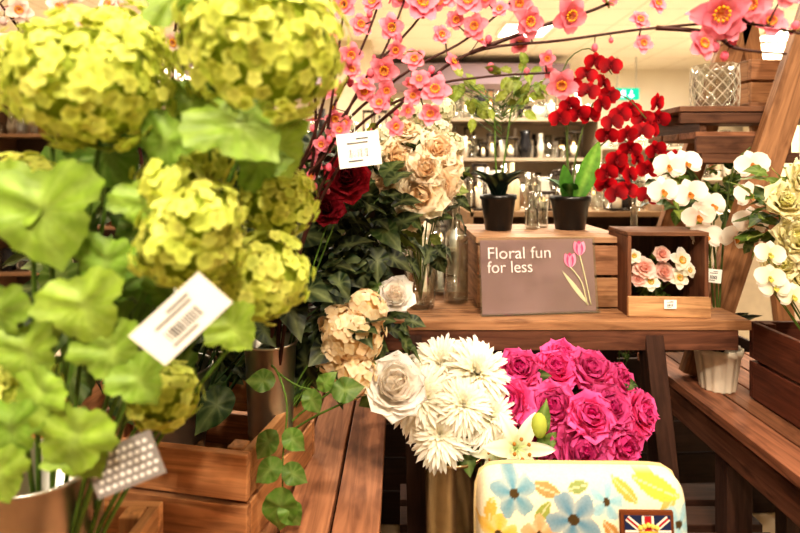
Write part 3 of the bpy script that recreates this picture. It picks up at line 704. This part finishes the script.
box(mb,(.93,1.525,1.448),(.26,.014,.03),col=hx('5b3822')); box(mb,(.98,1.525,1.372),(.27,.014,.05),col=hx('643f26'))
box(mb,(.87,1.67,1.435),(.02,.28,.06),col=hx('5f3a20'))
for yy in(1.535,1.85): box(mb,(1.0,yy,1.335),(.28,.03,.03),col=hx('643f26'))
mb.obj('wooden_ladder_shelf',False,.002)
mb=MB(); 
for k in range(3): box(mb,(1.2,1.6+k*.1,1.487),(.36,.092,.02),col=jit(hx('8a5a34'),.12))
box(mb,(1.2,1.72,1.465),(.36,.36,.02),col=hx('6b4327')); mb.obj('upper_shelf_board',False,.002)
crate('small_wooden_crate',(1.12,1.7,1.50),.13,.16,.14,.1,2,hx('a8774a'))
vase('glass_vase',(.955,1.62,1.486),.062,.13)
mb=MB()
for k in range(14):
    for sgn in(-1,1):
        pts=[]
        for i in range(9):
            t=i/8; a=6.283*k/14+sgn*t*1.6; rr=.064+.003*math.sin(t*3.1); pts.append((.955+rr*math.cos(a),1.62+rr*math.sin(a),1.488+t*.125))
        tube(mb,pts,.0009,.0009,hx('c8bfae'),n=4,sub=1)
mb.obj('wire_vase_cover')
vase('glass_vase',(1.24,1.6,1.498),.05,.12)
pot('scalloped_pot',(.845,1.42,.72),.056,.112,'ceramic',hx('e6dcc8'),.06)
mb=MB()
for a,L in((10,.15),(60,.14),(130,.14),(190,.13),(225,.12),(250,.14),(300,.14),(340,.16),(90,.12)): strapleaf(mb,(.845,1.42,.81),(math.cos(math.radians(a)),math.sin(math.radians(a)),0),L,.065,jit(hx('15201a'),.2),1.35,.3)
st=[[(.845,1.42,.81),(.84,1.42,1.05),(.8,1.41,1.25),(.72,1.4,1.33),(.66,1.38,1.26)],[(.845,1.42,.81),(.86,1.42,1.1),(.88,1.41,1.3),(.92,1.4,1.36)],[(.845,1.42,.81),(.83,1.42,1.0),(.8,1.4,1.18),(.74,1.38,1.2)]]
for s in st: tube(mb,s,.003,.0018,hx('4a5a28'))
for (x,z) in((.683,1.31),(.665,1.247),(.762,1.182),(.854,1.129),(.893,1.313),(.893,1.234),(.80,1.208),(.735,1.24),(.73,1.316),(.88,1.17),(.79,1.13)):
    orchid(mb,(x,1.36+random.uniform(-.02,.02),z),(random.uniform(-.6,.3),-1,random.uniform(-.2,.3)),.04,hx('f6e4d6'),hx('fffaf0'),hx('c9833a'))
mb.obj('white_orchid')
bucket('metal_bucket',(.99,1.2,.742),.06,.045,.2,'galvanised')
mb=MB(); b=V((.99,1.2,.76))
for(x,z,r) in((.84,1.2325,.042),(.866,1.15,.045),(.83,1.09,.038),(.889,1.2775,.042),(.885,1.064,.042),(.93,1.2,.05),(.93,1.12,.05)):
    y=1.17; rose(mb,(x,y,z),(x-.95,-1,.3),r,hx('dcd682'),jit(hx('f6efcc'),.06),6,.12,opn=.3,jt=.3); stem(mb,b,(x,y+.02,z-.02),STG)
for(x,z) in((.79,1.12),(.80,1.05),(.84,1.03),(.9,1.02),(.79,1.07)):
    orchid(mb,(x,1.14,z),(-.2,-1,.2),.030,hx('e8e0c0'),hx('faf5ec'),hx('c9c060')); stem(mb,b,(x,1.16,z),STG,.0015)
bush(mb,(.9,1.23,1.17),(.1,.05,.16),100,.055,[hx('5d7a2f'),hx('3b5422'),hx('7f8f3c')])
mb.obj('cream_mixed_bouquet')
mb=MB(); bush(mb,(.95,1.62,1.22),(.2,.05,.09),130,.05,[hx('4d6b28'),hx('2b4220'),hx('7d8f3a')])
pc=V((.92,1.62,.72))
for k in range(9): stem(mb,pc+V((0,0,.02)),(random.uniform(.82,1.08),1.62,random.uniform(1.16,1.28)),STG)
mb.obj('eucalyptus_foliage')
pot('plant_pot',(.92,1.62,.72),.04,.14,'ceramic',hx('4a443c'))
mb=MB()
for(x,z) in((.78,.74),(.83,.7),(.74,.69),(.8,.8),(.87,.78)): blossom(mb,(x,1.93,z),(0,-1,.4),.035,hx('e8e0c0'),hx('f4eee0'),True,hx('c9c060')); stem(mb,(.8,1.95,.45),(x,1.94,z),STG)
bush(mb,(.8,1.93,.68),(.12,.05,.1),50,.05,DK); 
mb.obj('white_flower_bunch')
# ============================================================ shop background
def shelfunit(name,x0,x1,y,zs,dep=.4,col='efe8dc',back='ded2bf',dense=1.0,lant=.17):
    mb=MB(); c=hx(col)
    for z in zs: box(mb,((x0+x1)/2,y,z),(x1-x0,dep,.025),mat='paint',col=c)
    for x in(x0,x1): box(mb,(x,y,zs[-1]/2+.0),(.03,dep,zs[-1]+.02),mat='paint',col=c)
    box(mb,((x0+x1)/2,y+dep/2,zs[-1]/2),(x1-x0,.02,zs[-1]),mat='paint',col=hx(back))
    par=mb.obj(name,False)
    mb=MB()
    cols=['fffaf0','f0e8da','d9d2c4','f6e3bd','8b8078','3a3432','c9a070','e8e4da','8a5a3a','fffdf8','e4d2c0','2a2a2e']
    for z in zs[:]:
      for row in(-.3,0,.3) if dense>1 else (-.25,.15):
        x=x0+.06
        while x<x1-.06:
            k=random.random(); r=random.uniform(.025,.055); h=random.uniform(.08,.25); cc=hx(random.choice(cols)); q=(x,y+dep*row,z+.0135)
            if k<.35: lathe(mb,q,[(0,0),(r*.7,0),(r,h*.4),(r*.6,h*.8),(r*.8,h),(r*.7,h),(0,h*.5)],'glass' if k<.25 else 'ceramic',cc,14)
            elif k<.55: lathe(mb,q,[(0,0),(r,0),(r,h*.6),(r*.3,h*.75),(r*.3,h),(0,h)],'glass' if k<.48 else 'ceramic',cc,14)
            elif k<.55+lant:
                for sx in(-1,1):
                    for sy in(-1,1): box(mb,(x+sx*r*.9,q[1]+sy*r*.9,q[2]+h/2),(.006,.006,h),mat='paint',col=hx('3a3028'))
                box(mb,(x,q[1],q[2]+.004),(r*2,r*2,.008),mat='paint',col=hx('3a3028')); box(mb,(x,q[1],q[2]+h),(r*2.1,r*2.1,.012),mat='paint',col=hx('3a3028'))
                lathe(mb,q,[(0,.01),(r*.5,.01),(r*.5,h*.5),(0,h*.5)],'ceramic',hx('fff4dc'),12); ball(mb,(x,q[1],q[2]+h*.57),.008,'flame',(1,1,1),6,5,(1,1,1.6))
            else: box(mb,(x,q[1],q[2]+h/2),(r*1.6,r*1.6,h),mat='paint',col=cc)
            x+=r*2+.02/dense
    mb.obj('shelf_merchandise',parent=par)
shelfunit('glassware_shelf_unit',.25,1.5,4.2,[.3,.7,1.05,1.38,1.68],.4,'b5a590','d9cdbc',2,.3)
shelfunit('homeware_shelf_unit',2.2,3.9,6.2,[.4,.8,1.2,1.55],.4,'e9dfd0','cdbfae')
shelfunit('gift_shelf_unit',-3.6,-1.2,4.8,[.4,.8,1.2,1.6,2.0],.4,'8a6a50','5a4436')
shelfunit('candle_shelf_unit',-.9,.12,3.6,[.3,.7,1.1,1.45],.4,'6a4f3c','4a382c')
shelfunit('decor_shelf_unit',4.2,6.4,7.4,[.5,1,1.5,2.0])
mb=MB(); box(mb,(2.05,3.6,.5),(.9,.6,1.0),mat='paint',col=hx('e9dfcf')); box(mb,(2.05,3.6,1.015),(.96,.66,.03),mat='paint',col=hx('cfc0aa'))
mb.obj('shop_counter',False,.005)
shelfunit('lantern_shelf_unit',.35,1.5,2.9,[.35,.75,1.08],.5,'987a5c','7a5e46',2,.3)
for nme,xx in(('column',-.6),('column',5.0)):
    mb=MB(); box(mb,(xx,7.2,1.5),(.45,.45,3.0),mat='paint',col=hx('dccdb4')); mb.obj(nme,False)
ex=MB(); box(ex,(3.4,8.0,2.44),(.36,.05,.17),mat='exit_green')
box(ex,(3.46,7.972,2.44),(.022,.003,.1),mat='exit_white'); box(ex,(3.44,7.972,2.405),(.05,.003,.018),Matrix.Rotation(.7,3,'Y'),'exit_white'); box(ex,(3.48,7.972,2.405),(.05,.003,.018),Matrix.Rotation(-.7,3,'Y'),'exit_white')
box(ex,(3.34,7.972,2.44),(.06,.003,.1),mat='exit_white')
for dx in(-.14,.14): tube(ex,[(3.4+dx,8.0,2.52),(3.4+dx,8.0,3.0)],.006,.006,(.3,.3,.3))
ex.obj('exit_sign',False)
# ============================================================ lights
def area(n,loc,size,power,col=(1,.80,.58),rot=(0,0,0)):
    l=bpy.data.lights.new(n,'AREA'); l.energy=power; l.size=size; l.color=col; o=bpy.data.objects.new(n,l); o.location=loc; o.rotation_euler=rot; bpy.context.collection.objects.link(o)
def fixture(x,y,w=.6):
    mb=MB(); box(mb,(x,y,2.985),(w,w,.03),mat='paint',col=hx('efe8dc')); box(mb,(x,y,2.967),(w*.9,w*.9,.006),mat='lamp'); mb.obj('ceiling_light',False)
for (x,y) in((-2,4.4),(1.2,3.2),(5,4),(-2,7),(1.5,6.4),(4.8,6.6)): fixture(x,y); area('shop_panel',(x,y,2.95),.9,135,(1,.89,.73))
def spot(loc,tgt,power,size=.07,ang=70):
    l=bpy.data.lights.new('display_spot','SPOT'); l.energy=power; l.color=(1,.86,.69); l.shadow_soft_size=size; l.spot_size=math.radians(ang); l.spot_blend=.6
    o=bpy.data.objects.new('display_spot',l); o.location=loc; o.rotation_euler=(V(tgt)-V(loc)).to_track_quat('-Z','Y').to_euler(); bpy.context.collection.objects.link(o)
    mb=MB(); d=(V(tgt)-V(loc)).normalized(); p=V(loc)-d*.03
    tube(mb,[p-d*.12,p],.045,.05,hx('2a2826'),'plastic',16,1); tube(mb,[p-d*.1,V((p.x,p.y,3.0))],.01,.01,hx('2a2826'),'plastic',8,1); mb.obj('track_spotlight')
spot((.4,-.9,2.8),(-.2,.7,1.2),190); spot((-.6,-1.0,2.8),(.1,1.1,.95),200); spot((1.4,.3,2.85),(.6,1.4,1.0),110); spot((.3,-.2,2.85),(.3,1.2,.85),130)
area('front_fill',(0,-.8,2.9),1.6,16,(1,.9,.76),(.35,0,0))  # added fill light with no fixture, brightens the flowers from the front
w=bpy.data.worlds.new('World'); bpy.context.scene.world=w; w.use_nodes=True
w.node_tree.nodes['Background'].inputs[0].default_value=(1,.85,.68,1); w.node_tree.nodes['Background'].inputs[1].default_value=.3
# ============================================================ camera
cam=bpy.data.cameras.new('camera'); co=bpy.data.objects.new('camera',cam); bpy.context.collection.objects.link(co)
co.location=(0,0,1.3); co.rotation_euler=(math.pi/2,0,0); cam.lens=24; cam.sensor_width=36; cam.shift_y=-.1206; cam.clip_start=.02
cam.dof.use_dof=True; cam.dof.focus_distance=1.1; cam.dof.aperture_fstop=3.4
bpy.context.scene.camera=co
vs=bpy.context.scene.view_settings
vs.view_transform='Standard'; vs.exposure=-.18
try: vs.look='Medium High Contrast'
except Exception: vs.look='None'
